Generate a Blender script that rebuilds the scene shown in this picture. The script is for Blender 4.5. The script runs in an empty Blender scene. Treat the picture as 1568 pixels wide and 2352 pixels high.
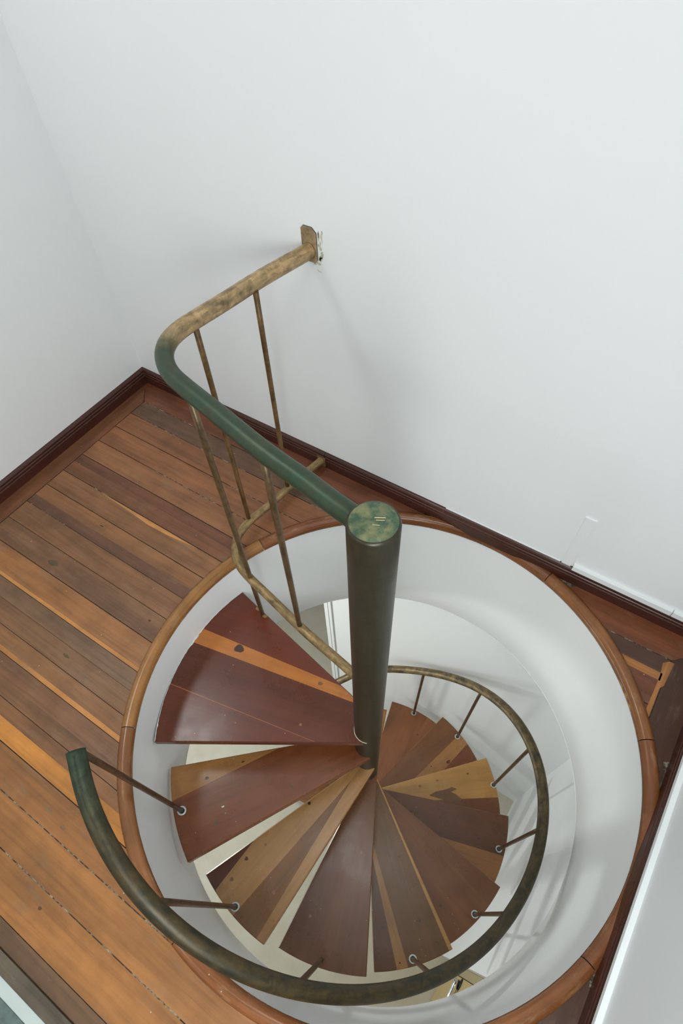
import bpy, math, random
from mathutils import Vector, Matrix
random.seed(7)
S = bpy.context.scene
COL = S.collection
PI = math.pi

# ------------------------------------------------------------------ camera
cam_data = bpy.data.cameras.new('camera')
cam = bpy.data.objects.new('camera', cam_data)
COL.objects.link(cam)
S.camera = cam
yaw, pitch, roll = 0.65063, 0.55315, -0.07565
cam.matrix_world = (Matrix.Translation((0.27406, -0.46806, 1.68848)) @
                    Matrix.Rotation(yaw, 4, 'Z') @ Matrix.Rotation(pitch, 4, 'X') @ Matrix.Rotation(roll, 4, 'Z'))
cam_data.sensor_fit = 'VERTICAL'
cam_data.sensor_height = 36.0
cam_data.lens = 1272.0 / 2352 * 36
cam_data.shift_x = 0.0044
cam_data.shift_y = 0.06103
cam_data.clip_start = 0.02

# ------------------------------------------------------------------ light and exposure
S.view_settings.view_transform = 'Standard'
S.view_settings.look = 'None'
S.view_settings.gamma = 1.0
S.view_settings.exposure = 0.08
S.view_settings.use_curve_mapping = False

world = bpy.data.worlds.new('world')
S.world = world
world.use_nodes = True
world.node_tree.nodes['Background'].inputs[0].default_value = (0.75, 0.82, 0.85, 1)
world.node_tree.nodes['Background'].inputs[1].default_value = 0.3


def area(name, loc, target, sx, sy, power, color):
    d = bpy.data.lights.new(name, 'AREA')
    d.shape = 'RECTANGLE'
    d.size, d.size_y, d.energy, d.color = sx, sy, power, color
    o = bpy.data.objects.new(name, d)
    COL.objects.link(o)
    o.location = loc
    o.rotation_euler = (Vector(target) - Vector(loc)).to_track_quat('-Z', 'Y').to_euler()
    return o


area('ceiling_light', (-0.03, -0.10, 2.66), (-0.03, -0.10, 0), 0.5, 0.5, 6.5, (0.955, 1.0, 0.995))
area('left_wall_lamp', (-1.64, -0.20, 2.30), (-0.4, -0.25, -0.2), 0.40, 0.40, 10, (0.955, 1.0, 0.995))
area('window_light', (-1.05, -2.45, 2.35), (0.1, 0.1, -0.2), 0.6, 0.6, 7.5, (0.955, 1.0, 0.995))
area('front_fill_light', (-0.5, -3.2, 1.3), (-0.5, 0.0, 1.1), 2.0, 1.7, 1.5, (0.955, 1.0, 1.0))  # unseen fill, added to light the back wall evenly
area('right_fill_light', (0.78, -1.05, 1.25), (-0.8, -0.05, -0.2), 0.8, 0.9, 30, (0.955, 1.0, 1.0))  # added fill out of view, brightens the shaft's left side and left wall
area('lower_lamp', (-1.75, -0.25, -0.95), (0.8, 0.15, -1.15), 0.14, 0.14, 11, (0.97, 1.0, 0.96))
area('lower_fill_light', (-2.3, -1.3, -1.5), (0.2, 0.0, -1.7), 1.2, 1.4, 23, (0.955, 1.0, 1.0))  # unseen fill in the lower room, added for bounce into the shaft


# ------------------------------------------------------------------ helpers


def lin(c):
    return tuple(((v / 255) / 12.92 if v / 255 <= 0.04045 else ((v / 255 + 0.055) / 1.055) ** 2.4) for v in c)


class MB:
    """collects faces of one mesh, with a colour and a uv per face corner"""

    def __init__(self):
        self.v, self.f, self.c, self.u, self.m, self.sm = [], [], [], [], [], []

    def vert(self, p):
        self.v.append(tuple(p))
        return len(self.v) - 1

    def face(self, pts, col=(1, 1, 1), uv=None, mat=0, smooth=False):
        ids = [p if isinstance(p, int) else self.vert(p) for p in pts]
        self.f.append(ids)
        self.c.append(col)
        self.u.append(uv or [(self.v[i][0], self.v[i][1]) for i in ids])
        self.m.append(mat)
        self.sm.append(smooth)

    def box(self, a, b, col=(1, 1, 1), mat=0):
        x0, y0, z0 = a
        x1, y1, z1 = b
        P = [(x0, y0, z0), (x1, y0, z0), (x1, y1, z0), (x0, y1, z0), (x0, y0, z1), (x1, y0, z1), (x1, y1, z1), (x0, y1, z1)]
        i = [self.vert(p) for p in P]
        for q in ((3, 2, 1, 0), (4, 5, 6, 7), (0, 1, 5, 4), (1, 2, 6, 5), (2, 3, 7, 6), (3, 0, 4, 7)):
            pts = [P[k] for k in q]
            n = max(range(3), key=lambda ax: -(max(p[ax] for p in pts) - min(p[ax] for p in pts)))
            ax = [k for k in range(3) if k != n]
            self.face([i[k] for k in q], col, [(p[ax[0]], p[ax[1]]) for p in pts], mat)

    def tube(self, path, r, n=24, col=(1, 1, 1), caps=True, colf=None, mat=0, roundcap=0.0):
        """round bar along path, parallel-transported; r number or list"""
        path = [Vector(p) for p in path]
        N = len(path)
        rr = r if isinstance(r, (list, tuple)) else [r] * N
        T = []
        for k in range(N):
            t = path[min(k + 1, N - 1)] - path[max(k - 1, 0)]
            T.append(t.normalized())
        up = Vector((0, 0, 1)) if abs(T[0].z) < 0.9 else Vector((1, 0, 0))
        nrm = (up - T[0] * up.dot(T[0])).normalized()
        rings, L = [], [0.0]
        for k in range(1, N):
            L.append(L[-1] + (path[k] - path[k - 1]).length)
        for k in range(N):
            nrm = (nrm - T[k] * nrm.dot(T[k])).normalized()
            b = T[k].cross(nrm)
            rings.append([self.vert(path[k] + (nrm * math.cos(2 * PI * j / n) + b * math.sin(2 * PI * j / n)) * rr[k]) for j in range(n)])
        for k in range(N - 1):
            cc = colf((k + .5) / (N - 1)) if colf else col
            for j in range(n):
                j2 = (j + 1) % n
                self.face([rings[k][j], rings[k][j2], rings[k + 1][j2], rings[k + 1][j]], cc,
                          [(L[k], 2 * PI * j / n * rr[k]), (L[k], 2 * PI * (j + 1) / n * rr[k]),
                           (L[k + 1], 2 * PI * (j + 1) / n * rr[k]), (L[k + 1], 2 * PI * j / n * rr[k])], mat, True)
        if caps:
            self.face(rings[0][::-1], colf(0) if colf else col, None, mat)
            self.face(rings[-1], colf(1) if colf else col, None, mat)

    def lathe(self, prof, n=48, col=(1, 1, 1), center=(0, 0), a0=0, a1=2 * PI, mat=0, colf=None, smooth=True, post=None, close=False):
        """profile of (r, z) turned about a vertical axis"""
        full = abs(a1 - a0 - 2 * PI) < 1e-6
        A = [a0 + (a1 - a0) * k / n for k in range(n if full else n + 1)]
        rings = []
        for a in A:
            row = []
            for (r, z) in prof:
                p = (center[0] + r * math.cos(a), center[1] + r * math.sin(a), z)
                row.append(self.vert(post(p) if post else p))
            rings.append(row)
        M = len(prof)
        for k in range(n):
            A0 = rings[k]
            A1 = rings[(k + 1) % len(A)]
            cc = colf(a0 + (a1 - a0) * (k + .5) / n) if colf else col
            s = 0
            for j in range(M if close else M - 1):
                j2 = (j + 1) % M
                ds = math.hypot(prof[j2][0] - prof[j][0], prof[j2][1] - prof[j][1])
                am, an = a0 + (a1 - a0) * k / n, a0 + (a1 - a0) * (k + 1) / n
                R = max(prof[0][0], 0.05)
                self.face([A0[j], A1[j], A1[j2], A0[j2]], cc, [(am * R, s), (an * R, s), (an * R, s + ds), (am * R, s + ds)], mat, smooth)
                s += ds

    def build(self, name, mats, parent=None, origin=(0, 0, 0), autosmooth=None):
        me = bpy.data.meshes.new(name)
        o3 = Vector(origin)
        me.from_pydata([tuple(Vector(p) - o3) for p in self.v], [], self.f)
        if not isinstance(mats, (list, tuple)):
            mats = [mats]
        for m in mats:
            me.materials.append(m)
        ca = me.color_attributes.new('Col', 'FLOAT_COLOR', 'CORNER')
        uv = me.uv_layers.new(name='UVMap')
        li = 0
        for p, c, u, m, s in zip(me.polygons, self.c, self.u, self.m, self.sm):
            p.material_index = m
            p.use_smooth = s
            for k in range(len(p.loop_indices)):
                ca.data[p.loop_indices[k]].color = (c[0], c[1], c[2], 1)
                uv.data[p.loop_indices[k]].uv = u[k]
        me.validate()
        me.update()
        o = bpy.data.objects.new(name, me)
        COL.objects.link(o)
        if parent is not None:
            o.parent = parent
            po = Vector((0, 0, 0))
            q = parent
            while q is not None:
                po += q.location
                q = q.parent
            o.location = o3 - po
        else:
            o.location = o3
        return o


def thing(name, label, cat, loc, group=None):
    o = bpy.data.objects.new(name, None)
    o.empty_display_size = 0.1
    COL.objects.link(o)
    o.location = loc
    o['label'] = label
    o['category'] = cat
    if group:
        o['group'] = group
    return o


def struct(o, label=None):
    o['kind'] = 'structure'
    if label:
        o['label'] = label
    return o


# ------------------------------------------------------------------ materials
def new_mat(name):
    m = bpy.data.materials.new(name)
    m.use_nodes = True
    nt = m.node_tree
    return m, nt, nt.nodes, nt.links, nt.nodes['Principled BSDF']


def vmul(nt, a, b):
    n = nt.nodes.new('ShaderNodeMix')
    n.data_type = 'RGBA'
    n.blend_type = 'MULTIPLY'
    n.inputs[0].default_value = 1.0
    nt.links.new(a, n.inputs[6])
    nt.links.new(b, n.inputs[7])
    return n.outputs[2]


def ramp(nt, src, stops):
    n = nt.nodes.new('ShaderNodeValToRGB')
    e = n.color_ramp.elements
    while len(e) < len(stops):
        e.new(0.5)
    for k, (p, c) in enumerate(stops):
        e[k].position = p
        e[k].color = (c, c, c, 1) if not isinstance(c, tuple) else (*c, 1)
    nt.links.new(src, n.inputs[0])
    return n.outputs[0]


def noise(nt, vec, scale, detail=4, rough=.55, dist=0.0):
    n = nt.nodes.new('ShaderNodeTexNoise')
    n.inputs['Scale'].default_value = scale
    n.inputs['Detail'].default_value = detail
    n.inputs['Roughness'].default_value = rough
    n.inputs['Distortion'].default_value = dist
    if vec is not None:
        nt.links.new(vec, n.inputs['Vector'])
    return n.outputs[0]


def mapping(nt, vec, scale):
    n = nt.nodes.new('ShaderNodeMapping')
    n.inputs['Scale'].default_value = scale
    nt.links.new(vec, n.inputs['Vector'])
    return n.outputs[0]


def mixc(nt, fac, a, b):
    n = nt.nodes.new('ShaderNodeMix')
    n.data_type = 'RGBA'
    nt.links.new(fac, n.inputs[0])
    for s, k in ((a, 6), (b, 7)):
        if isinstance(s, tuple):
            n.inputs[k].default_value = (*s, 1)
        else:
            nt.links.new(s, n.inputs[k])
    return n.outputs[2]


def bump(nt, h, strength, dist, bsdf):
    n = nt.nodes.new('ShaderNodeBump')
    n.inputs['Strength'].default_value = strength
    n.inputs['Distance'].default_value = dist
    nt.links.new(h, n.inputs['Height'])
    nt.links.new(n.outputs[0], bsdf.inputs['Normal'])


def wood(name, rough, rvar, grain=0.3, blotch=0.25, dust=True, wear=(0.2, 0.17, 0.13), wear_amt=0.0, coat=0.0):
    m, nt, N, L, B = new_mat(name)
    at = N.new('ShaderNodeAttribute')
    at.attribute_name = 'Col'
    uv = N.new('ShaderNodeUVMap')
    tc = N.new('ShaderNodeTexCoord')
    g = noise(nt, mapping(nt, uv.outputs[0], (3.0, 70.0, 1)), 1.0, 5, .6, .4)
    g1 = ramp(nt, g, [(.3, 1 - grain), (.5, 1.0), (.72, 1 + grain * .55)])
    g2 = noise(nt, mapping(nt, uv.outputs[0], (1.6, 14.0, 1)), 1.0, 3, .5, .6)
    g3 = ramp(nt, g2, [(.3, 1 - blotch), (.55, 1.0), (.75, 1 + blotch * .5)])
    b = noise(nt, tc.outputs['Object'], 11, 5, .6)
    b1 = ramp(nt, b, [(.3, 1 - blotch * .6), (.5, 1.0), (.7, 1 + blotch * .45)])
    c = vmul(nt, vmul(nt, vmul(nt, at.outputs[0], g1), g3), b1)
    if wear_amt:
        w = ramp(nt, noise(nt, mapping(nt, uv.outputs[0], (7, 22, 1)), 1.0, 6, .7), [(.55, 0.0), (.75, wear_amt)])
        c = mixc(nt, w, c, wear)
    if dust:
        vo = N.new('ShaderNodeTexVoronoi')
        vo.inputs['Scale'].default_value = 42
        L.new(tc.outputs['Object'], vo.inputs['Vector'])
        d = ramp(nt, vo.outputs['Distance'], [(.055, 1.0), (.085, 0.0)])
        r = N.new('ShaderNodeSeparateColor')
        L.new(vo.outputs['Color'], r.inputs[0])
        rr = ramp(nt, r.outputs[0], [(.93, 0.0), (.94, .8)])
        c = mixc(nt, vmul(nt, d, rr), c, (.5, .48, .42))
    L.new(c, B.inputs['Base Color'])
    rg = noise(nt, tc.outputs['Object'], 6, 4, .6)
    L.new(ramp(nt, rg, [(.3, max(rough - rvar, .05)), (.7, rough + rvar)]), B.inputs['Roughness'])
    B.inputs['Coat Weight'].default_value = coat
    B.inputs['Coat Roughness'].default_value = 0.22
    bump(nt, g, .12, .002, B)
    return m


def plain(name, col, rough=.5, metal=0.0, var=0.0, scale=10, bmp=0.0):
    m, nt, N, L, B = new_mat(name)
    tc = N.new('ShaderNodeTexCoord')
    n = noise(nt, tc.outputs['Object'], scale, 5, .6)
    c = mixc(nt, ramp(nt, n, [(.3, 0.0), (.7, 1.0)]), tuple(x * (1 - var) for x in col), tuple(min(1, x * (1 + var)) for x in col))
    L.new(c, B.inputs['Base Color'])
    B.inputs['Roughness'].default_value = rough
    B.inputs['Metallic'].default_value = metal
    if bmp:
        bump(nt, noise(nt, tc.outputs['Object'], 60, 4, .6), bmp, .002, B)
    return m


def patina(name, dark, rough=.42, metal=.35, amt=.75, streak=(10, 80)):
    """brushed bronze paint: face colour broken by darker worn streaks"""
    m, nt, N, L, B = new_mat(name)
    at = N.new('ShaderNodeAttribute')
    at.attribute_name = 'Col'
    uv = N.new('ShaderNodeUVMap')
    tc = N.new('ShaderNodeTexCoord')
    n1 = noise(nt, mapping(nt, uv.outputs[0], (streak[0], streak[1], 1)), 1.0, 5, .65, .5)
    n2 = noise(nt, tc.outputs['Object'], 26, 5, .65, .5)
    f1 = ramp(nt, n1, [(.42, 0.0), (.66, amt)])
    f2 = ramp(nt, n2, [(.45, 0.0), (.68, amt)])
    c = mixc(nt, f1, at.outputs[0], dark)
    c = mixc(nt, f2, c, dark)
    n3 = noise(nt, tc.outputs['Object'], 55, 4, .6)
    c = vmul(nt, c, ramp(nt, n3, [(.3, .85), (.7, 1.18)]))
    L.new(c, B.inputs['Base Color'])
    B.inputs['Roughness'].default_value = rough
    B.inputs['Metallic'].default_value = metal
    bump(nt, n1, .06, .001, B)
    return m


def paint(name, col, rough=.55):
    m, nt, N, L, B = new_mat(name)
    tc = N.new('ShaderNodeTexCoord')
    n = noise(nt, tc.outputs['Object'], 1.3, 3, .5)
    c = mixc(nt, ramp(nt, n, [(.35, 0.0), (.65, 1.0)]), tuple(x * .985 for x in col), col)
    L.new(c, B.inputs['Base Color'])
    B.inputs['Roughness'].default_value = rough
    B.inputs['Specular IOR Level'].default_value = .35
    bump(nt, noise(nt, tc.outputs['Object'], 90, 5, .6), .05, .002, B)
    return m


def stone(name):
    m, nt, N, L, B = new_mat(name)
    tc = N.new('ShaderNodeTexCoord')
    base = mixc(nt, ramp(nt, noise(nt, tc.outputs['Object'], 5, 5, .6), [(.35, 0.0), (.65, 1.0)]), (.58, .54, .43), (.66, .62, .51))
    mp = mapping(nt, tc.outputs['Object'], (26, 38, 26))
    w = noise(nt, mp, 1.0, 6, .75, 1.2)
    fl = ramp(nt, w, [(.66, 0.0), (.72, .7)])
    c = mixc(nt, fl, base, (.38, .29, .15))
    w2 = noise(nt, mapping(nt, tc.outputs['Object'], (45, 28, 30)), 1.0, 5, .7, 1.5)
    c = mixc(nt, ramp(nt, w2, [(.69, 0.0), (.73, .6)]), c, (.30, .29, .22))
    L.new(c, B.inputs['Base Color'])
    B.inputs['Roughness'].default_value = .4
    return m


M_WALL = paint('white_wall_paint', (.852, .872, .878))
M_SHAFT = paint('white_shaft_paint', (.875, .895, .90), .4)
M_TRIMW = paint('white_trim_paint', (.84, .87, .87), .4)
M_CEIL = paint('ceiling_paint', (.82, .83, .83))
M_FLOOR = wood('worn_floor_wood', .45, .1, .24, .3, True, (.20, .15, .10), .5)
M_TREAD = wood('varnished_tread_wood', .3, .08, .16, .16, True, coat=.12)
M_RING = wood('ring_wood', .25, .07, .28, .3, True, (.46, .32, .18), .5)
M_BASE = wood('baseboard_wood', .3, .06, .12, .2, False)
M_GAP = plain('joint_dirt', lin((60, 48, 38)), .9, 0, .5, 60)
m, nt, N, L, B = new_mat('dusty_seam')
tc = N.new('ShaderNodeTexCoord')
L.new(mixc(nt, ramp(nt, noise(nt, tc.outputs['Object'], 34, 5, .75), [(.47, 0.0), (.62, 1.0)]), lin((62, 48, 36)), lin((150, 146, 126))), B.inputs['Base Color'])
B.inputs['Roughness'].default_value = .95
M_SEAM = m
M_POLE = patina('pole_patina', lin((46, 36, 26)), .36, .3, .6, (30, 2.5))
M_CAP = patina('cap_patina', lin((148, 140, 96)), .32, .3, .55, (55, 55))
M_RAIL = patina('rail_patina', lin((30, 34, 24)), .46, .3, .8, (14, 60))
M_GUARD = patina('guard_patina', lin((66, 62, 42)), .42, .35, .62, (14, 60))
M_BAL = patina('baluster_patina', lin((50, 36, 24)), .4, .3, .6)
M_WASH = plain('washer_metal', (.62, .70, .68), .3, .4, .1, 80)
M_STEEL = plain('dark_steel', (.035, .035, .03), .5, .4, .3, 30)
M_BRASS = plain('tarnished_brass', lin((150, 120, 75)), .4, .5, .35, 60)
M_CHROME = plain('chrome', (.75, .76, .76), .12, 1.0, .05)
M_STONE = stone('beige_stone_floor')
M_DOOR = plain('tan_door_paint', lin((196, 172, 120)), .45, 0, .06, 14)
M_DOORFR = plain('tan_frame_paint', lin((168, 155, 118)), .5, 0, .06, 14)
M_PLASTER = plain('chipped_plaster', lin((196, 194, 168)), .9, 0, .25, 120)

m, nt, N, L, B = new_mat('slate_tile')
at = N.new('ShaderNodeAttribute')
at.attribute_name = 'Col'
tc = N.new('ShaderNodeTexCoord')
L.new(vmul(nt, at.outputs[0], ramp(nt, noise(nt, tc.outputs['Object'], 14, 6, .65), [(.3, .6), (.7, 1.4)])), B.inputs['Base Color'])
B.inputs['Roughness'].default_value = .45
M_TILE = m

# ------------------------------------------------------------------ the setting
XL, XR, YB = -1.70, 0.828, 0.78       # upper room walls
HX, HY = 0.0415, 0.0                  # centre of the stair opening
RH = 0.776                            # shaft radius
ZL = -2.8                             # lower floor
ZC = -0.62                            # underside of the slab
YF = -3.3

# back wall, with the opening to the next room below
b = MB()
b.box((XL - .1, YB, ZC), (XR + .1, YB + .1, 2.7))
b.box((-0.785, YB, ZL), (XR + .1, YB + .1, ZC))
b.box((-1.9, YB, -0.72), (-0.785, YB + .1, ZC))
b.box((-2.75, YB, ZL), (-1.9, YB + .1, ZC))
# slightly proud pilaster edge
b.box((-0.757, YB - .0015, 0.075), (XR, YB, 2.7))


def flake(cx, cz, w, h, seed, y=YB - .0022, mat=1):
    random.seed(seed)
    pts = []
    for k in range(11):
        a = 2 * PI * k / 11
        r = .6 + .4 * random.random()
        pts.append((cx + w * r * math.cos(a), y, cz + h * r * math.sin(a)))
    b.face(pts, (1, 1, 1), [(p[0], p[2]) for p in pts], mat)


random.seed(21)
spots = [(-.6535 + random.random() * .016, .838 + random.random() * .085, .0015 + random.random() * .0035, .003 + random.random() * .010) for _ in range(15)]
spots += [(-.655, .828, .010, .004), (-.668, .824, .006, .003), (-.652, .806, .010, .0015), (-.660, .809, .004, .0012)]
for q, (fx, fz, fw, fh) in enumerate(spots):
    flake(fx, fz, fw, fh, 40 + q)
struct(b.build('wall_back', [M_WALL, M_PLASTER]))

b = MB()
b.box((XL - .1, YF, -0.1), (XL, YB, 2.7))
struct(b.build('wall_left', M_WALL))

b = MB()
b.box((XR, YF, ZC), (XR + .1, YB, 2.7))
b.box((XR, -0.368, ZL), (XR + .1, YB, ZC))
b.box((XR, -1.30, -0.72), (XR + .1, -0.368, ZC))
b.box((XR, -2.7, ZL), (XR + .1, -1.30, ZC))
struct(b.build('wall_right', M_WALL))

b = MB()
b.box((XL - .1, YF - .1, -.1), (XR + .1, YF, 2.7))
struct(b.build('wall_front', M_WALL))
b = MB()
b.box((XL - .1, YF - .1, 2.7), (XR + .1, YB + .1, 2.8))
struct(b.build('ceiling', M_CEIL))

# lower room
b = MB()
b.box((-2.85, -2.7, ZL), (-2.75, YB + .1, ZC))
struct(b.build('wall_lower_left', M_WALL))
b = MB()
b.box((-2.85, -2.8, ZL), (XR + .1, -2.7, ZC))
struct(b.build('wall_lower_front', M_WALL))
b = MB()
b.box((-3.4, 2.6, ZL), (0.6, 2.7, ZC))
b.box((0.5, YB + .1, ZL), (0.6, 2.6, ZC))
b.box((-3.5, YB + .1, ZL), (-3.4, 2.7, ZC))
struct(b.build('wall_lower_back', M_WALL))
b = MB()
b.box((-3.5, -2.8, ZL - .1), (XR + .2, 2.7, ZL))
struct(b.build('floor_lower', M_STONE))
# slab underside with round opening (ceiling of the lower room)
b = MB()
n = 96
for k in range(n):
    a0, a1 = 2 * PI * k / n, 2 * PI * (k + 1) / n

    def outer(a):
        dx, dy = math.cos(a), math.sin(a)
        t = 1e9
        if dx > 1e-9: t = min(t, (XR - HX) / dx)
        if dx < -1e-9: t = min(t, (-2.75 - HX) / dx)
        if dy > 1e-9: t = min(t, (YB - HY) / dy)
        if dy < -1e-9: t = min(t, (-2.7 - HY) / dy)
        return (HX + dx * t, HY + dy * t, ZC)
    i0 = (HX + RH * math.cos(a0), HY + RH * math.sin(a0), ZC)
    i1 = (HX + RH * math.cos(a1), HY + RH * math.sin(a1), ZC)
    b.face([i0, i1, outer(a1), outer(a0)])
b.box((-3.4, YB + .1, ZC), (.5, 2.6, ZC + .1))
struct(b.build('ceiling_lower', M_CEIL))
# round white shaft through the slab
b = MB()
b.lathe([(RH, -.02), (RH, -.15), (RH, -.30), (RH, -.45), (RH, ZC + .006), (RH + .004, ZC)], 128, center=(HX, HY))
struct(b.build('wall_shaft', M_SHAFT))

# ---- wooden upper floor: boards run along x, cut round the opening
RF = 0.79                             # floor stops under the ring


def fc(c, k=1.0):
    r, g, b_ = lin(c)
    return (r * k * .97, g * k * 1.03, b_ * k * .86)


KF = 1.10
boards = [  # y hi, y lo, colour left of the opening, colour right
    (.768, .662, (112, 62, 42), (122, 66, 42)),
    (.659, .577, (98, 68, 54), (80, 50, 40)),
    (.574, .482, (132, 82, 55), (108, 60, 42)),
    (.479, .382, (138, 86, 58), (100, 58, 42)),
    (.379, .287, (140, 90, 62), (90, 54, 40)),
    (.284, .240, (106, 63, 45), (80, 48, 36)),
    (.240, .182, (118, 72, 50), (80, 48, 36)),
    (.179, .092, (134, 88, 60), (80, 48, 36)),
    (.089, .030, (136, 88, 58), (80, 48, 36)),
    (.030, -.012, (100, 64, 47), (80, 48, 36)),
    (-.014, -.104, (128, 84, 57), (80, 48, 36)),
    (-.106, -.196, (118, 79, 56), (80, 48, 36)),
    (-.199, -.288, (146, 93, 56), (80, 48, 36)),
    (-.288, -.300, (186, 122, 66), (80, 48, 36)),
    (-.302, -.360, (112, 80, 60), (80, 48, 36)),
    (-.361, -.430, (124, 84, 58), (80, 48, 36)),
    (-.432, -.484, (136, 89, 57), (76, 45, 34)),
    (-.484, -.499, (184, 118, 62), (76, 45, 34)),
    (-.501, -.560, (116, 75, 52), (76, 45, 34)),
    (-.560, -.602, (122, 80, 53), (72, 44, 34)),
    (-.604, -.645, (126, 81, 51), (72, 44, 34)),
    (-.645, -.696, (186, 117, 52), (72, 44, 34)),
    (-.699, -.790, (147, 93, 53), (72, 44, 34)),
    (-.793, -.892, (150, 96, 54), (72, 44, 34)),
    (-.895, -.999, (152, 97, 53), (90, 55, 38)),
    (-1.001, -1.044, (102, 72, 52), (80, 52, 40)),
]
b = MB()
XB0, XB1 = -1.604, 0.722             # inner edges of the border boards


def strip(y1, y0, xa, xb, left, col, uo, mitre=0.0):
    """board between y0 and y1 from xa to xb; the side facing the opening follows the circle"""
    ys = [y0 + (y1 - y0) * k / 8 for k in range(9)]
    edge = []
    for y in ys:
        q = RF * RF - (y - HY) ** 2
        edge.append(math.sqrt(q) if q > 0 else 0.0)
    pts = []
    if left:
        for y, e in zip(ys, edge):
            pts.append((min(xb, HX - e) if e else xb, y, 0))
        pts += [(xa, y1, 0), (xa + mitre, y0, 0)]
    else:
        for y, e in zip(ys, edge):
            pts.append((max(xa, HX + e) if e else xa, y, 0))
        pts += [(xb, y1, 0), (xb - mitre, y0, 0)]
        pts = pts[::-1]
        if all(p[0] >= xb - 1e-6 for p in pts):
            return
    b.face(pts, col, [(p[0] + uo, p[1] + uo * 3.1) for p in pts])


for k, (y1, y0, cl, cr) in enumerate(boards):
    uo = random.random() * 20
    ya, yb = max(y0, -RF), min(y1, RF)
    if y1 < -RF + HY:
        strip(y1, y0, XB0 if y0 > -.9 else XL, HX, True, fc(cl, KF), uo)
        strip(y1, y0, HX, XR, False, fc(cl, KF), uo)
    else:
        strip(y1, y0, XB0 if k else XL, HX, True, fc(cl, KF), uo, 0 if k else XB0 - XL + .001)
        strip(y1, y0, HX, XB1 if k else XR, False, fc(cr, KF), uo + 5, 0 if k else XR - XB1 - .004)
# border boards along the side walls
pts = [(XL, -.9, 0), (XB0 - .003, -.9, 0), (XB0 - .003, .659, 0), (XL, .768, 0)]
b.face(pts, fc((112, 68, 48), KF), [(p[1], p[0]) for p in pts])
def border_right(ya, yb_, m0=0.0, m1=0.0):
    pts = []
    for t in range(13):
        y = ya + (yb_ - ya) * t / 12
        q = RF * RF - (y - HY) ** 2
        pts.append((max(XB1 + .003, HX + math.sqrt(q) if q > 0 else 0), y, 0))
    pts = [p for p in pts if p[0] < XR] + [(XR, yb_ + m1, 0), (XR, ya - m0, 0)]
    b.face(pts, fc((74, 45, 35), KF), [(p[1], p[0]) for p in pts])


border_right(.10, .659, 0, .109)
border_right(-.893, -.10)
# sapwood slivers, pale strips and old stains in the boards
def sliver(pts, col, z=.0004, swap=False):
    p3 = [(x, y, z) for x, y in pts]
    b.face(p3, fc(col, KF), [((p[1], p[0]) if swap else (p[0], p[1])) for p in p3])


sliver([(-1.38, .178), (-1.2, .168), (-1.1, .160), (-1.0, .164), (-.86, .178)], (196, 132, 78))
sliver([(.595, .574), (.714, .574), (.714, .602), (.565, .602)], (158, 100, 56))
sliver([(.706, .44), (.7205, .44), (.7205, .655), (.704, .640), (.709, .59)], (165, 106, 60), swap=True)
sliver([(.735, .655), (.7205, .655), (.7205, .55), (.729, .565)], (150, 96, 56), swap=True)
# pale filler crumbs where the ring meets the baseboards, dark dents in the boards
for pts in ([(.797, .335), (.804, .29), (.806, .262), (.811, .24), (.8112, .345), (.806, .338)], [(.300, .7632), (.318, .759), (.335, .7545), (.352, .750), (.366, .757), (.372, .7632)],
            [(.8112, -.236), (.807, -.25), (.804, -.285), (.8112, -.30)]):
    pts = pts[::-1] if sum((pts[k - 1][0] * pts[k][1] - pts[k][0] * pts[k - 1][1]) for k in range(len(pts))) < 0 else pts
    b.face([(x, y, .0009) for x, y in pts], (1, 1, 1), None, 2)
random.seed(13)
for (x, y, w, h, c) in ((-.803, -.14, .006, .004, (50, 34, 28)), (-1.279, -.159, .022, .012, (84, 66, 50)), (-1.25, .06, .010, .003, (74, 54, 42)), (-1.1, .02, .005, .002, (60, 44, 36)),
                        (-.95, -.39, .018, .005, (92, 68, 50)), (-.45, -.93, .006, .005, (96, 58, 38)), (-.62, -.75, .016, .006, (120, 88, 62)), (-.55, -.76, .010, .005, (120, 88, 62))):
    b.face([(x + w * (.7 + .5 * random.random()) * math.cos(2 * PI * k / 12), y + h * (.7 + .5 * random.random()) * math.sin(2 * PI * k / 12), .0005) for k in range(12)], fc(c, KF))
# nosing board along the tiled side
random.seed(11)
b.box((XL, -1.082, -.03), (XR, -1.046, .006), fc((92, 78, 68), KF))
# ground under the joints
g = MB()
for k in range(n):
    a0, a1 = 2 * PI * k / n, 2 * PI * (k + 1) / n

    def outer2(a):
        dx, dy = math.cos(a), math.sin(a)
        t = 1e9
        if dx > 1e-9: t = min(t, (XR - HX) / dx)
        if dx < -1e-9: t = min(t, (XL - HX) / dx)
        if dy > 1e-9: t = min(t, (YB - HY) / dy)
        if dy < -1e-9: t = min(t, (-1.06 - HY) / dy)
        return (HX + dx * t, HY + dy * t, -.0025)
    i0 = (HX + RF * math.cos(a0), HY + RF * math.sin(a0), -.0025)
    i1 = (HX + RF * math.cos(a1), HY + RF * math.sin(a1), -.0025)
    b.face([i0, i1, outer2(a1), outer2(a0)], (1, 1, 1), None, 1)
# dusty lines in some joints
for (x0, x1, y) in ((-1.6, -1.2, .6605), (-1.56, -.95, .5755), (-.95, -.66, .4805), (-1.3, -.8, .381), (-1.42, -1.32, .181), (-1.58, -1.38, -.013), (-.78, -.72, -.2975),
                    (-.8, -.1, -.7915), (-.64, .02, -.8935), (.5, .71, .6605), (-.62, -.56, .5755)):
    b.box((x0, y - .0016, -.002), (x1, y + .0016, -.0002), (1, 1, 1), 2)
fl = struct(b.build('floor', [M_FLOOR, M_GAP, M_SEAM]))

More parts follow.
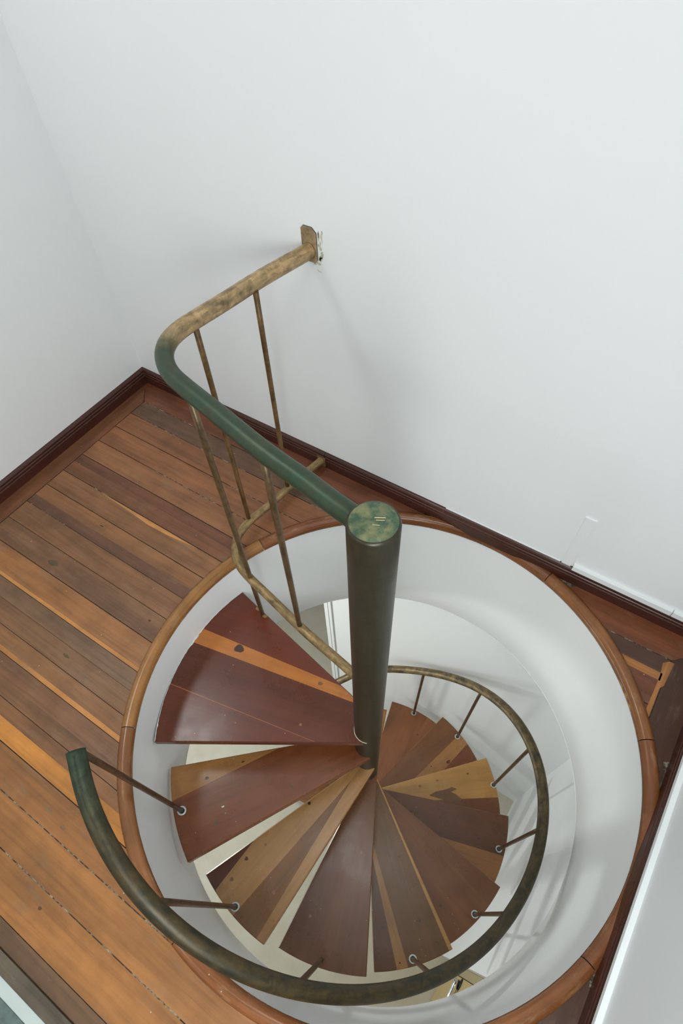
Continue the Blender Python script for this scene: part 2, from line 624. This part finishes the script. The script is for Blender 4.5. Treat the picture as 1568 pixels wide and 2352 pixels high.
# white threshold strip and slate tiles beyond the boards
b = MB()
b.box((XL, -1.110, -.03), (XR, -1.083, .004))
struct(b.build('trim_1', plain('shade_toned_strip_paint', (.50, .56, .53), .5, 0, .05)))  # white strip, the corner's shade is put into its grey colour
b = MB()
random.seed(3)
tx = -2.3
tile_cols = [(92, 108, 104), (126, 108, 88), (100, 112, 108), (112, 98, 84)]
k = 0
for i in range(12):
    for j in range(8):
        x0, y1 = XL + .02 + i * .32 - .143, -1.113 - j * .32
        x0a, x1a = max(x0, XL), min(x0 + .314, XR)
        if x1a <= x0a or y1 - .314 < YF - .05:
            continue
        c = tile_cols[(i + j * 3) % 4]
        if j == 0:
            y1 = -1.113
        b.box((x0a, y1 - .314, -.02), (x1a, y1, .002), lin(c))
        k += 1
b.box((XL, YF, -.03), (XR, -1.110, -.001), lin((200, 205, 200)))
struct(b.build('floor_tiled', M_TILE))

# round wooden edging of the opening, in butt-jointed lengths
joints = [-2.53, -1.75, -.32, .49, 1.27, 2.72]
tones = [(132, 82, 50), (128, 76, 46), (124, 72, 44), (134, 82, 48), (122, 72, 44), (150, 100, 60)]
b = MB()
prof = [(.776, -.032), (.7695, -.026), (.7665, -.014), (.7675, -.002), (.772, .006), (.779, .011), (.788, .0125), (.797, .011), (.804, .006), (.808, -.001), (.808, -.02)]
clampf = lambda p: (min(p[0], XR - .003), min(p[1], YB - .003), p[2])
for k, a in enumerate(joints):
    a1 = joints[(k + 1) % len(joints)]
    if a1 < a:
        a1 += 2 * PI
    gap = .0016
    bend = .004 * (1 if k % 2 else -1)
    col = fc(tones[k], 1.12)
    b.lathe(prof, max(8, int((a1 - a) * 22)), col, (HX + .004, HY), a + gap, a1 - gap, 0, None, True, clampf)
# worn pale patches on the inner lip near the back right corner
for (a, da, w) in ((.60, .05, .008), (.655, .03, .010), (.70, .045, .008), (.53, .03, .007)):
    pts = []
    for t in (0, .5, 1):
        pts.append((HX + .004 + .7664 * math.cos(a + da * t), HY + .7664 * math.sin(a + da * t), -.018))
    for t in (1, .5, 0):
        pts.append((HX + .004 + .7668 * math.cos(a + da * t), HY + .7668 * math.sin(a + da * t), -.018 + w))
    b.face(pts, fc((196, 150, 96), 1.0))
struct(b.build('trim_2', M_RING))

# ---- baseboards: two-step moulded profile, darker mahogany
base_prof = [(0, 0), (.0165, 0), (.0165, .038), (.0145, .041), (.0145, .050), (.012, .053), (.012, .061), (.009, .066), (.005, .070), (0, .071)]


def baseboard(name, p0, p1, inward, z0=0, col=(72, 36, 30), seams=(), col2=None):
    b = MB()
    p0, p1, inw = Vector(p0), Vector(p1), Vector(inward)
    Ln = (p1 - p0).length
    cuts = [0] + list(seams) + [Ln]
    d = (p1 - p0).normalized()
    for s in range(len(cuts) - 1):
        a = p0 + d * (cuts[s] + (.001 if s else 0))
        e = p0 + d * (cuts[s + 1] - (.001 if s < len(cuts) - 2 else 0))
        for k in range(len(base_prof) - 1):
            (o0, h0), (o1, h1) = base_prof[k], base_prof[k + 1]
            q = [a + inw * o0 + Vector((0, 0, h0)), e + inw * o0 + Vector((0, 0, h0)), e + inw * o1 + Vector((0, 0, h1)), a + inw * o1 + Vector((0, 0, h1))]
            la, le = cuts[s], cuts[s + 1]
            sh = .85 if k in (2, 4) else 1.0
            b.face(q, fc(col, 1.0), [(la, h0 + s * 3), (le, h0 + s * 3), (le, h1 + s * 3), (la, h1 + s * 3)])
        for e_ in (a, e):
            b.face([e_ + inw * o + Vector((0, 0, h)) for o, h in base_prof], fc(col))
    return struct(b.build(name, M_BASE))


baseboard('baseboard_back', (XL, YB, 0), (XR, YB, 0), (0, -1, 0), seams=(1.015,))
baseboard('baseboard_left', (XL, -1.1, 0), (XL, YB, 0), (1, 0, 0))
baseboard('baseboard_right', (XR, YB, 0), (XR, -1.1, 0), (-1, 0, 0))

# white cable trunking above the right hand baseboards, with its riser chased into the wall
b = MB()
b.box((.330, YB - .016, .071), (.655, YB, .092))
b.box((.657, YB - .016, .071), (XR, YB, .092))
struct(b.build('trim_3', M_TRIMW))
b = MB()
b.box((XR - .014, YF, .071), (XR, YB - .016, .087))
struct(b.build('trim_4', M_TRIMW))
b = MB()
b.box((-.15, YB - .004, .0705), (.286, YB, .0745))
b.box((.290, YB - .0045, .071), (.322, YB, .318))
b.box((.288, YB - .006, .316), (.324, YB, .322))
struct(b.build('trim_5', M_WALL))

# ---- lower room: edge casing of the opening, tan door in the right wall
b = MB()
b.box((-.785, YB - .012, ZL), (-.758, YB, ZC))
b.box((-.755, YB - .010, ZL), (-.735, YB, ZC))
struct(b.build('trim_6', M_TRIMW))

b = MB()
b.box((.875, -.412, ZL), (XR + .1, -.369, -.73))
b.box((.875, -1.299, ZL), (XR + .1, -1.255, -.73))
b.box((.875, -1.255, -.772), (XR + .1, -.412, -.73))
door = struct(b.build('door_1', M_DOORFR, None, (.875, -.39, ZL)), 'tan door far below with a chrome lever')
b = MB()
b.box((.884, -1.254, ZL + .006), (XR + .095, -.417, -.774))
leaf = b.build('door_leaf', M_DOOR, door, (.884, -.417, ZL))
b = MB()
kp = (.884, -.447, -2.053)


def lathe_x(b, prof, n=28, col=(1, 1, 1), mat=0):
    rings = []
    for (r, x) in prof:
        rings.append([b.vert((kp[0] - x, kp[1] + r * math.cos(2 * PI * j / n), kp[2] + r * math.sin(2 * PI * j / n))) for j in range(n)])
    for k in range(len(prof) - 1):
        for j in range(n):
            b.face([rings[k][j], rings[k][(j + 1) % n], rings[k + 1][(j + 1) % n], rings[k + 1][j]], col, None, mat, True)


lathe_x(b, [(.0, .001), (.031, .001), (.031, .004), (.026, .006), (.012, .008), (.011, .014), (.0, .014)])
rose = b.build('rosette', M_STEEL, leaf, kp)
b = MB()
b.tube([(kp[0] - .024, kp[1] + .016 - .02 * k, kp[2]) for k in range(7)], [.012, .0165, .0175, .017, .0165, .016, .011], 20)
b.build('door_lever', M_CHROME, leaf, (kp[0] - .024, kp[1], kp[2]))['label'] = 'chrome door lever'

# ------------------------------------------------------------------ spiral staircase
STAIR = thing('spiral_staircase', 'spiral staircase of striped wooden treads winding down around a bronze-green steel pole', 'staircase', (0, 0, ZL))
GREEN, OLIVE, BROWN, GOLD = lin((58, 88, 66)), lin((70, 72, 48)), lin((88, 66, 42)), lin((176, 146, 100))

b = MB()
zt = 0.970
RP = .0462
prof = [(RP, ZL), (RP, -1.0), (RP, -.3), (RP, .0), (RP, .4), (RP, .8), (RP, zt - .006), (RP - .0015, zt - .002), (RP - .005, zt)]
b.lathe(prof, 64, lin((54, 54, 38)))
pole = b.build('pole', M_POLE, STAIR, (0, 0, ZL))
b = MB()
rings = []
for (r_, z_) in ((RP - .005, zt), (.034, zt + .0012), (.024, zt + .0021), (.012, zt + .0027), (.0, zt + .0029)):
    rings.append([(r_ * math.cos(2 * PI * k / 48), r_ * math.sin(2 * PI * k / 48), z_) for k in range(48)])
for q in range(4):
    for k in range(48):
        f4 = [rings[q][k], rings[q][(k + 1) % 48], rings[q + 1][(k + 1) % 48], rings[q + 1][k]]
        if q == 3:
            f4 = f4[:3]
        b.face(f4, lin((62, 90, 70)), None, 0, True)
# worn bright marks and a weld spot on the cap
for (cx, cy, w, h, a) in ((.006, .010, .009, .0012, .5), (.009, .006, .007, .001, .5), (.008, -.006, .006, .0009, .45)):
    ca, sa = math.cos(a), math.sin(a)
    b.face([(cx + ca * u * w - sa * v * h, cy + sa * u * w + ca * v * h, zt + .0033) for u, v in ((-1, -1), (1, -.6), (1, 1), (-1, .7))], lin((215, 190, 150)))
b.build('pole_cap', M_CAP, pole, (0, 0, zt))['label'] = 'flat green cap with worn patches'

AF = [-2.510, -1.998, -1.525, -1.015, -.523, -.045, .438, .905, 1.401, 1.881, 2.370, 2.858, 3.346]
AB = [-3.410, -2.455, -1.958, -1.484, -.972, -.495, -.012, .455, .951, 1.431, 1.920, 2.408, 2.896]
Z0, HS, RT, TH = -.206, .1997, .733, .033

DK, RD, MID = (84, 40, 31), (104, 58, 40), (108, 70, 50)
TAN, GLD, TAN2 = (158, 116, 68), (168, 104, 46), (150, 108, 60)
# colour strips of each tread: base colour, then (line point a, line point b, colour of the part left of a->b)
STRIPS = {
    0: ((80, 38, 30), [((-.116, .088), (-.733, -.013), None), ((-.090, .054), (-.713, -.074), 'x')]),
}


def warm(c):
    if c[0] < 130:
        return (c[0] * 1.05, c[1] * 1.04, c[2] * .82)
    return (min(255, c[0] * 1.03), c[1] * 1.0, c[2] * 1.08)


def half(poly, a, b_, keep_left):
    out = []
    ax, ay = a
    dx, dy = b_[0] - ax, b_[1] - ay
    s = [(dx * (p[1] - ay) - dy * (p[0] - ax)) * (1 if keep_left else -1) for p in poly]
    for k in range(len(poly)):
        p, q, sp, sq = poly[k], poly[(k + 1) % len(poly)], s[k], s[(k + 1) % len(poly)]
        if sp >= 0:
            out.append(p)
        if sp * sq < 0:
            t = sp / (sp - sq)
            out.append((p[0] + (q[0] - p[0]) * t, p[1] + (q[1] - p[1]) * t))
    return out if len(out) > 2 else []


def offset(poly, d):
    """shrink a convex polygon (counter-clockwise) by d"""
    n = len(poly)
    out = []
    for k in range(n):
        p0, p, p1 = Vector(poly[k - 1]), Vector(poly[k]), Vector(poly[(k + 1) % n])
        e0, e1 = (p - p0).normalized(), (p1 - p).normalized()
        n0, n1 = Vector((-e0.y, e0.x)), Vector((-e1.y, e1.x))
        m_ = (n0 + n1)
        m_ = m_ / max(.3, m_.dot(n0))
        out.append(tuple(p + m_ * d))
    return out


def tread(k, base, cuts, ro=RT, off=.046, boff=0.0, marks=(), smear=False, caulk=False, stain=None):
    """cuts: (a, b, colour): recolour the part of the tread on the left of line a->b, applied in order"""
    base = warm(base)
    cuts = [(a, c, warm(col)) for a, c, col in cuts]
    z = Z0 - HS * k
    af, ab = AF[k], AB[k]
    F = (ro * math.cos(af), ro * math.sin(af))
    tf = af + math.acos(off / ro)
    pts = [F]
    TF = (off * math.cos(tf), off * math.sin(tf))
    tl = math.hypot(F[0] - TF[0], F[1] - TF[1])
    TF = (TF[0] + (F[0] - TF[0]) * .016 / tl, TF[1] + (F[1] - TF[1]) * .016 / tl)
    if boff:
        tb = ab - math.acos(boff / ro)
        TB = (boff * math.cos(tb), boff * math.sin(tb))
    else:
        TB = (.04 * math.cos(ab), .04 * math.sin(ab))
    na = 22
    poly = [TB] + [(ro * math.cos(ab + (af - ab) * j / na), ro * math.sin(ab + (af - ab) * j / na)) for j in range(na + 1)] + [TF]
    o = (math.cos((af + ab) / 2) * ro * .55, math.sin((af + ab) / 2) * ro * .55, z)
    b = MB()
    ch = .0035
    top = offset(poly, ch)
    pieces = [(top, base)]
    for a, c, col in cuts:
        new = []
        for p, pc in pieces:
            l, r = half(p, a, c, True), half(p, a, c, False)
            if l: new.append((l, col))
            if r: new.append((r, pc))
        pieces = new

    def colour_at(p):
        col = base
        for a, c, cc in cuts:
            if (c[0] - a[0]) * (p[1] - a[1]) - (c[1] - a[1]) * (p[0] - a[0]) >= 0:
                col = cc
        return fc(col, 1.1)
    ax = Vector((math.cos((af * .6 + ab * .4)), math.sin((af * .6 + ab * .4))))
    uo = k * 1.37
    uvf = lambda p: (p[0] * ax.x + p[1] * ax.y + uo, -p[0] * ax.y + p[1] * ax.x + uo * 2)
    for p, pc in pieces:
        so = (hash((pc[0], k)) % 17) * .31
        b.face([(q[0], q[1], z) for q in p], fc(pc, 1.1), [(uvf(q)[0] + so, uvf(q)[1] + so) for q in p])
    rings = [[(q[0], q[1], z) for q in top], [(q[0], q[1], z - ch) for q in poly], [(q[0], q[1], z - TH + ch) for q in poly], [(q[0], q[1], z - TH) for q in top]]
    n = len(poly)
    for r in range(3):
        for j in range(n):
            j2 = (j + 1) % n
            mid = ((top[j][0] + top[j2][0]) / 2, (top[j][1] + top[j2][1]) / 2)
            q = [rings[r + 1][j], rings[r + 1][j2], rings[r][j2], rings[r][j]]
            w = [0, .004, .03, .034]
            ln = math.hypot(poly[j2][0] - poly[j][0], poly[j2][1] - poly[j][1])
            b.face(q, colour_at(mid), [(uvf(poly[j])[0], w[r + 1]), (uvf(poly[j2])[0], w[r + 1]), (uvf(poly[j2])[0], w[r]), (uvf(poly[j])[0], w[r])])
    b.face([p for p in rings[3]][::-1], fc((70, 42, 30)))
    # plugs, knots and stains lying in the surface
    for (mx, my, r, colr, st) in marks:
        mp = []
        random.seed(int(mx * 1000) + k)
        for j in range(26):
            a = 2 * PI * j / 26
            rr = r * (.92 + .10 * random.random() + .10 * math.sin(3 * a + mx * 90))
            u, v = rr * st * math.cos(a), rr * math.sin(a)
            mp.append((mx + ax.x * u - ax.y * v, my + ax.y * u + ax.x * v, z + .0004))
        b.face(mp, fc(colr, 1.1), [uvf(q) for q in mp])
    if stain:
        b.face([(q[0], q[1], z + .0004) for q in stain[0][::-1]], fc(stain[1], 1.1), [uvf(q) for q in stain[0][::-1]])
    if smear:                      # ragged white paint along the edge that meets the shaft
        random.seed(5)
        m_ = 70
        rr = [ro - .0026 - .0012 * random.random() - (.004 * random.random() ** 2 if .3 < q / m_ < .5 or q / m_ > .88 else 0) for q in range(m_ + 1)]
        for j in range(m_):
            a0, a1 = ab + (af - ab) * j / m_, ab + (af - ab) * (j + 1) / m_
            q = [(rr[j] * math.cos(a0), rr[j] * math.sin(a0)), ((ro - .0015) * math.cos(a0), (ro - .0015) * math.sin(a0)),
                 ((ro - .0015) * math.cos(a1), (ro - .0015) * math.sin(a1)), (rr[j + 1] * math.cos(a1), rr[j + 1] * math.sin(a1))]
            b.face([(p[0], p[1], z + .0006) for p in q], (.72, .76, .74))
    t = b.build('tread', M_TREAD, STAIR, o)
    if caulk:                      # cream filler line round the pole
        cb = MB()
        a0, a1 = ab - 1.3, af + 1.42
        while a1 < a0:
            a1 += 2 * PI
        cb.tube([(RP * 1.012 * math.cos(a0 + (a1 - a0) * j / 30), RP * 1.012 * math.sin(a0 + (a1 - a0) * j / 30), z + .0005) for j in range(31)], .0017, 8, lin((190, 172, 128)))
        cb.build('filler_line', M_PLASTER, t, (o[0], o[1], z))
    # steel support arm under the tread
    am = (af + ab) / 2 + .05
    d = Vector((math.cos(am), math.sin(am), 0))
    s = Vector((-d.y, d.x, 0))
    bb = MB()
    pr, pts8 = .045, []
    zz = z - TH
    for (r, w, z1, z2) in ((.04, .011, zz, zz - .035), (.45, .011, zz, zz - .012)):
        for sg, zc in ((-1, z1), (1, z1), (1, z2), (-1, z2)):
            q = d * r + s * w * sg
            pts8.append((q.x, q.y, zc))
    i = [bb.vert(p) for p in pts8]
    for q in ((0, 1, 2, 3), (7, 6, 5, 4), (0, 4, 5, 1), (1, 5, 6, 2), (2, 6, 7, 3), (3, 7, 4, 0)):
        bb.face([i[x] for x in q])
    bb.build('support_arm', M_STEEL, t, (d.x * .2, d.y * .2, zz))
    return t


KN = (52, 34, 26)
STAIN7 = [(.277, .218), (.298, .256), (.334, .291), (.364, .327), (.393, .335), (.37, .300), (.396, .305), (.44, .300), (.43, .275), (.40, .255), (.348, .24)]
T = []
T.append(tread(0, (98, 42, 32), [((-.116, .088), (-.733, -.013), (170, 104, 46)), ((-.090, .054), (-.713, -.074), (84, 39, 32)),
                                 ((-.305, -.1685), (-.695, -.2475), (160, 92, 50)), ((-.305, -.1700), (-.695, -.2500), (88, 40, 33)),
                                 ((-.625, .142), (-.566, .168), (92, 40, 32))],
               ro=.736, boff=.05, smear=True, caulk=True, marks=[(-.564, -.004, .016, (70, 44, 32), 1.2), (-.231, .048, .007, (120, 78, 40), 1.3), (-.204, -.112, .005, (150, 92, 54), 1), (-.502, .106, .003, (50, 30, 24), 1)]))
T.append(tread(1, (150, 104, 56), [((-.272, -.192), (-.485, -.556), (108, 58, 42))], boff=.049,
               marks=[(-.428, -.421, .006, KN, 1.2), (-.148, -.274, .006, (92, 66, 52), 1), (-.303, -.519, .006, (86, 72, 56), 1.2), (-.353, -.303, .003, KN, 2), (-.316, -.464, .003, (196, 200, 190), 1.8)]))
T.append(tread(2, (86, 46, 37), [((-.160, -.02), (-.2135, -.704), (158, 117, 72)), ((-.022, -.2), (-.103, -.680), (112, 74, 54)), ((-.004, -.25), (.002, -.725), (156, 114, 70))],
               marks=[(-.182, -.555, .007, (80, 46, 40), 1), (-.185, -.638, .007, (120, 84, 54), 1), (-.032, -.586, .007, (140, 100, 76), 1), (-.097, -.269, .006, KN, 1), (-.151, -.478, .005, (112, 98, 60), 1)]))
T.append(tread(3, (96, 57, 41), [((.05, -.1), (.18, -.72), (102, 61, 44))], marks=[(.154, -.288, .005, (120, 100, 84), 1.2), (.107, -.582, .006, (140, 100, 84), 1)]))
T.append(tread(4, (92, 56, 40), [((.10, -.17), (.488, -.552), (152, 107, 58)), ((.22, -.26), (.515, -.515), (102, 68, 48)), ((.08, -.005), (.623, -.378), (172, 126, 68))],
               marks=[(.366, -.46, .006, (80, 52, 36), 1.3), (.482, -.523, .004, KN, 1), (.474, -.354, .008, (84, 52, 38), 1.2), (.289, -.198, .005, (80, 46, 38), 1.2)]))
T.append(tread(5, (112, 68, 48), [((.1, .02), (.72, -.12), (106, 64, 46))], marks=[(.542, -.245, .006, (84, 52, 38), 1)]))
T.append(tread(6, (142, 94, 52), [((.15, -.05), (.711, .125), (84, 50, 40)), ((.15, -.03), (.711, .150), (92, 54, 42))], marks=[(.45, -.03, .006, (96, 62, 38), 2)]))
T.append(tread(7, (104, 60, 40), [((.20, .13), (.61, .425), (166, 122, 66))],
               marks=[(.404, .44, .006, (110, 76, 42), 1.2), (.278, .313, .005, (110, 76, 42), 1.4), (.211, .233, .006, (104, 72, 44), 1.2)],
               stain=(STAIN7, (112, 72, 42))))
T.append(tread(8, (112, 58, 38), [((.25, .28), (.335, .68), (156, 108, 60)), ((.11, .12), (.263, .68), (108, 66, 44))], marks=[(.282, .493, .009, (88, 46, 34), 1.6), (.208, .414, .004, KN, 1)]))
T.append(tread(9, (138, 84, 42), [((.04, .15), (.03, .73), (132, 80, 42)), ((-.162, .40), (-.140, .73), (108, 64, 42))], marks=[(.034, .593, .005, (80, 46, 30), 1)]))
T.append(tread(10, (172, 108, 46), []))
T.append(tread(11, (110, 66, 44), []))
T.append(tread(12, (120, 74, 46), []))

# hand rail, hand-bent round the outer edge of the treads
HR = [(-2.235, .432), (-2.118, .414), (-2.001, .396), (-1.884, .373), (-1.767, .345), (-1.65, .308), (-1.533, .261), (-1.416, .205), (-1.299, .139), (-1.182, .065), (-1.064, -.014), (-.947, -.097), (-.83, -.18), (-.713, -.262), (-.596, -.339), (-.479, -.409), (-.362, -.472), (-.245, -.525), (-.128, -.569), (-.011, -.604), (.106, -.633), (.223, -.656), (.34, -.676), (.457, -.697), (.574, -.72), (.691, -.749), (.808, -.785), (.925, -.831), (1.042, -.886), (1.159, -.95), (1.277, -1.021), (1.394, -1.097), (1.511, -1.172), (1.628, -1.243), (1.745, -1.307), (1.862, -1.359), (1.979, -1.402), (2.096, -1.441), (2.213, -1.489), (2.33, -1.56),
      (2.447, -1.62), (2.564, -1.665), (2.681, -1.71), (2.798, -1.76), (2.915, -1.81), (3.03, -1.86)]


def rail_z(a):
    for (a0, z0_), (a1, z1_) in zip(HR, HR[1:]):
        if a0 <= a <= a1:
            return z0_ + (z1_ - z0_) * (a - a0) / (a1 - a0)
    return HR[-1][1]


def spline(pts, m):
    out = []
    n = len(pts)
    P = [Vector(p) for p in pts]
    for k in range(n - 1):
        p0, p1, p2, p3 = P[max(k - 1, 0)], P[k], P[k + 1], P[min(k + 2, n - 1)]
        for j in range(m):
            t = j / m
            out.append(.5 * ((2 * p1) + (p2 - p0) * t + (2 * p0 - 5 * p1 + 4 * p2 - p3) * t * t + (3 * p1 - p0 - 3 * p2 + p3) * t ** 3))
    out.append(P[-1])
    return out


RR = .71
path = spline([(RR * math.cos(a), RR * math.sin(a), z) for a, z in HR], 4)


def hr_col(t):
    g = max(0, 1 - abs(t - .0) / .06)
    c1, c2 = lin((74, 60, 32)), lin((128, 106, 66))
    u = min(1, max(0, (t - .45) / .2))
    base = tuple(a * (1 - u) + c * u for a, c in zip(c1, c2))
    return tuple(a * (1 - g) + c * g for a, c in zip(base, lin((48, 70, 52))))


b = MB()
b.tube(path, .0215, 28, colf=hr_col)
b.build('handrail', M_RAIL, STAIR, tuple(path[0]))['label'] = 'curved dark green and bronze handrail'


def bar(name, p0, p1, r, col, parent, mat=M_BAL, n=16):
    b = MB()
    P0, P1 = Vector(p0), Vector(p1)
    b.tube([P0.lerp(P1, k / 6) for k in range(7)], r, n, col)
    return b.build(name, mat, parent, p0)


feet = {1: (-.430, -.555), 2: (-.120, -.698), 3: (.221, -.672), 4: (.519, -.483), 5: (.683, -.191), 6: (.687, .144), 7: (.551, .463), 8: (.259, .659), 9: (-.059, .706)}
for k in range(1, 13):
    z = Z0 - HS * k
    if k in feet:
        x, y = feet[k]
    else:
        a = AF[0] + 2.5100 - 2.4953 + k * .48839 - .2219
        x, y = .708 * math.cos(a), .708 * math.sin(a)
        if a > HR[-1][0]:
            continue
    a = math.atan2(y, x)
    if a < 0 and k > 9:
        a += 2 * PI
    bl = bar('baluster', (x, y, z - .004), (x, y, rail_z(a) - .008), .0082, lin((98, 70, 46)), STAIR)
    if k == 3:
        continue
    b = MB()
    nn = 24
    for i in range(nn):
        for j in range(10):
            def tp(i_, j_):
                u, v = 2 * PI * i_ / nn, 2 * PI * j_ / 10
                r_ = .0128 + .0036 * math.cos(v)
                return (x + r_ * math.cos(u), y + r_ * math.sin(u), z + .0022 + .0032 * math.sin(v))
            b.face([tp(i, j), tp(i + 1, j), tp(i + 1, j + 1), tp(i, j + 1)], (1, 1, 1), None, 0, True)
    b.build('washer', M_WASH, bl, (x, y, z))['label'] = 'pale round washer at the foot'

# ------------------------------------------------------------------ landing guard railing
GR = thing('guard_railing', 'bent bronze pipe guard railing from the pole top to the white back wall', 'railing', (-.70, .3, 0))
zr = .866
top_path = [(-.058, .019, .927), (-.115, .031, .9235), (-.174, .045, .920), (-.294, .070, .913), (-.440, .109, .905), (-.555, .139, .898), (-.615, .158, .894), (-.660, .183, .891), (-.694, .215, .889), (-.715, .254, .887), (-.724, .300, .884), (-.722, .355, .881), (-.714, .458, .875), (-.705, .591, .868), (-.687, .745, .859), (-.684, .774, .858)]


def meet_pole(b, n):
    """cope the first ring of a pipe to the round pole"""
    for k in range(n):
        p, q = Vector(b.v[k]), Vector(b.v[k + n])
        d = (p - q).normalized()
        A, B_, C_ = d.x ** 2 + d.y ** 2, 2 * (q.x * d.x + q.y * d.y), q.x ** 2 + q.y ** 2 - (RP + .0006) ** 2
        D = B_ * B_ - 4 * A * C_
        if D > 0:
            b.v[k] = tuple(q + d * ((-B_ - math.sqrt(D)) / 2 / A))


def gr_col(t):
    u = min(1, max(0, (t - .50) / .16))
    c1, c2 = lin((42, 68, 50)), lin((192, 160, 116))
    return tuple(a * (1 - u) + c * u for a, c in zip(c1, c2))


b = MB()
b.tube(spline(top_path, 6), .0215, 28, colf=gr_col, caps=False)
meet_pole(b, 28)
b.build('top_rail', M_GUARD, GR, top_path[0])['label'] = 'thick top rail, green by the pole turning brassy gold towards the wall'
zl = .048
low_path = [(-.052, .040, .097), (-.17, .063, .091), (-.295, .087, .084), (-.472, .130, .074), (-.580, .156, .068), (-.640, .177, .065), (-.688, .209, .062), (-.722, .254, .059), (-.739, .305, .056), (-.740, .37, .053), (-.728, .464, .048), (-.715, .615, .040), (-.699, .755, .033), (-.698, .763, .032)]
b = MB()
b.tube(spline(low_path, 6), .0155, 24, caps=False, colf=lambda t: lin((168, 138, 92)))
meet_pole(b, 24)
b.build('bottom_rail', M_GUARD, GR, low_path[0])['label'] = 'thinner brassy bottom rail just above the floor'
gb = lin((126, 96, 58))
bar('baluster', (-.721, .567, .043), (-.690, .543, .862), .0078, gb, GR)
bar('baluster', (-.745, .359, .053), (-.715, .339, .874), .0078, gb, GR)
bar('baluster', (-.318, .092, .086), (-.294, .070, .905), .0085, lin((104, 82, 54)), GR)
post = bar('baluster', (-.580, .160, Z0 + .0042), (-.556, .140, .890), .0085, lin((112, 88, 56)), GR)
# two-lobed foot plate screwed to the top tread
b = MB()
for s in (-1, 1):
    c = Vector((-.586 + .020 * s, .162 - .005 * s, Z0))
    pts = [(c.x + .0105 * math.cos(2 * PI * k / 14), c.y + .008 * math.sin(2 * PI * k / 14)) for k in range(14)]
    b.face([(p[0], p[1], Z0 + .004) for p in pts])
    for k in range(14):
        p, q = pts[k], pts[(k + 1) % 14]
        b.face([(p[0], p[1], Z0 + .0006), (q[0], q[1], Z0 + .0006), (q[0], q[1], Z0 + .004), (p[0], p[1], Z0 + .004)])
b.box((-.59, .155, Z0 + .0006), (-.566, .165, Z0 + .0035))
b.build('foot_plate', M_BRASS, post, (-.578, .160, Z0))
# wall plates


def plate(name, x, z0, z1, w, hole):
    b = MB()
    c = .008
    out = [(x - w + c, z0), (x + w - c, z0), (x + w, z0 + c), (x + w, z1 - c * 1.6), (x + w - c * 1.8, z1), (x - w + c, z1), (x - w, z1 - c), (x - w, z0 + c)]
    y0, y1 = YB - .005, YB - .0016
    b.face([(p[0], y0, p[1]) for p in out], lin((190, 162, 128)))
    for k in range(len(out)):
        p, q = out[k], out[(k + 1) % len(out)]
        b.face([(p[0], y0, p[1]), (q[0], y0, q[1]), (q[0], y1, q[1]), (p[0], y1, p[1])], lin((60, 80, 70)))
    o = b.build(name, M_GUARD, GR, (x, y1, z0))
    bb = MB()
    if hole:
        hx_, hz_ = hole
        for j in range(16):
            a, a2 = 2 * PI * j / 16, 2 * PI * (j + 1) / 16
            P = lambda r, y, an: (hx_ + r * math.cos(an), y, hz_ + r * math.sin(an))
            bb.face([P(.0045, y0, a), P(.0045, y0, a2), P(.003, y0 - .0025, a2), P(.003, y0 - .0025, a)], (1, 1, 1), None, 0, True)
            bb.face([P(.003, y0 - .0025, a), P(.003, y0 - .0025, a2), (hx_, y0 - .003, hz_)], (1, 1, 1), None, 0, True)
        bb.build('screw', M_BRASS, o, (hx_, y0, hz_))
    return o


plate('wall_plate', -.682, .828, .921, .025, (-.685, .905))['label'] = 'upper plate with rounded corners screwed to the wall'
b = MB()
b.box((-.716, YB - .0196, .006), (-.678, YB - .0168, .052), lin((140, 112, 76)))
b.build('wall_plate', M_GUARD, GR, (-.698, YB - .018, .006))
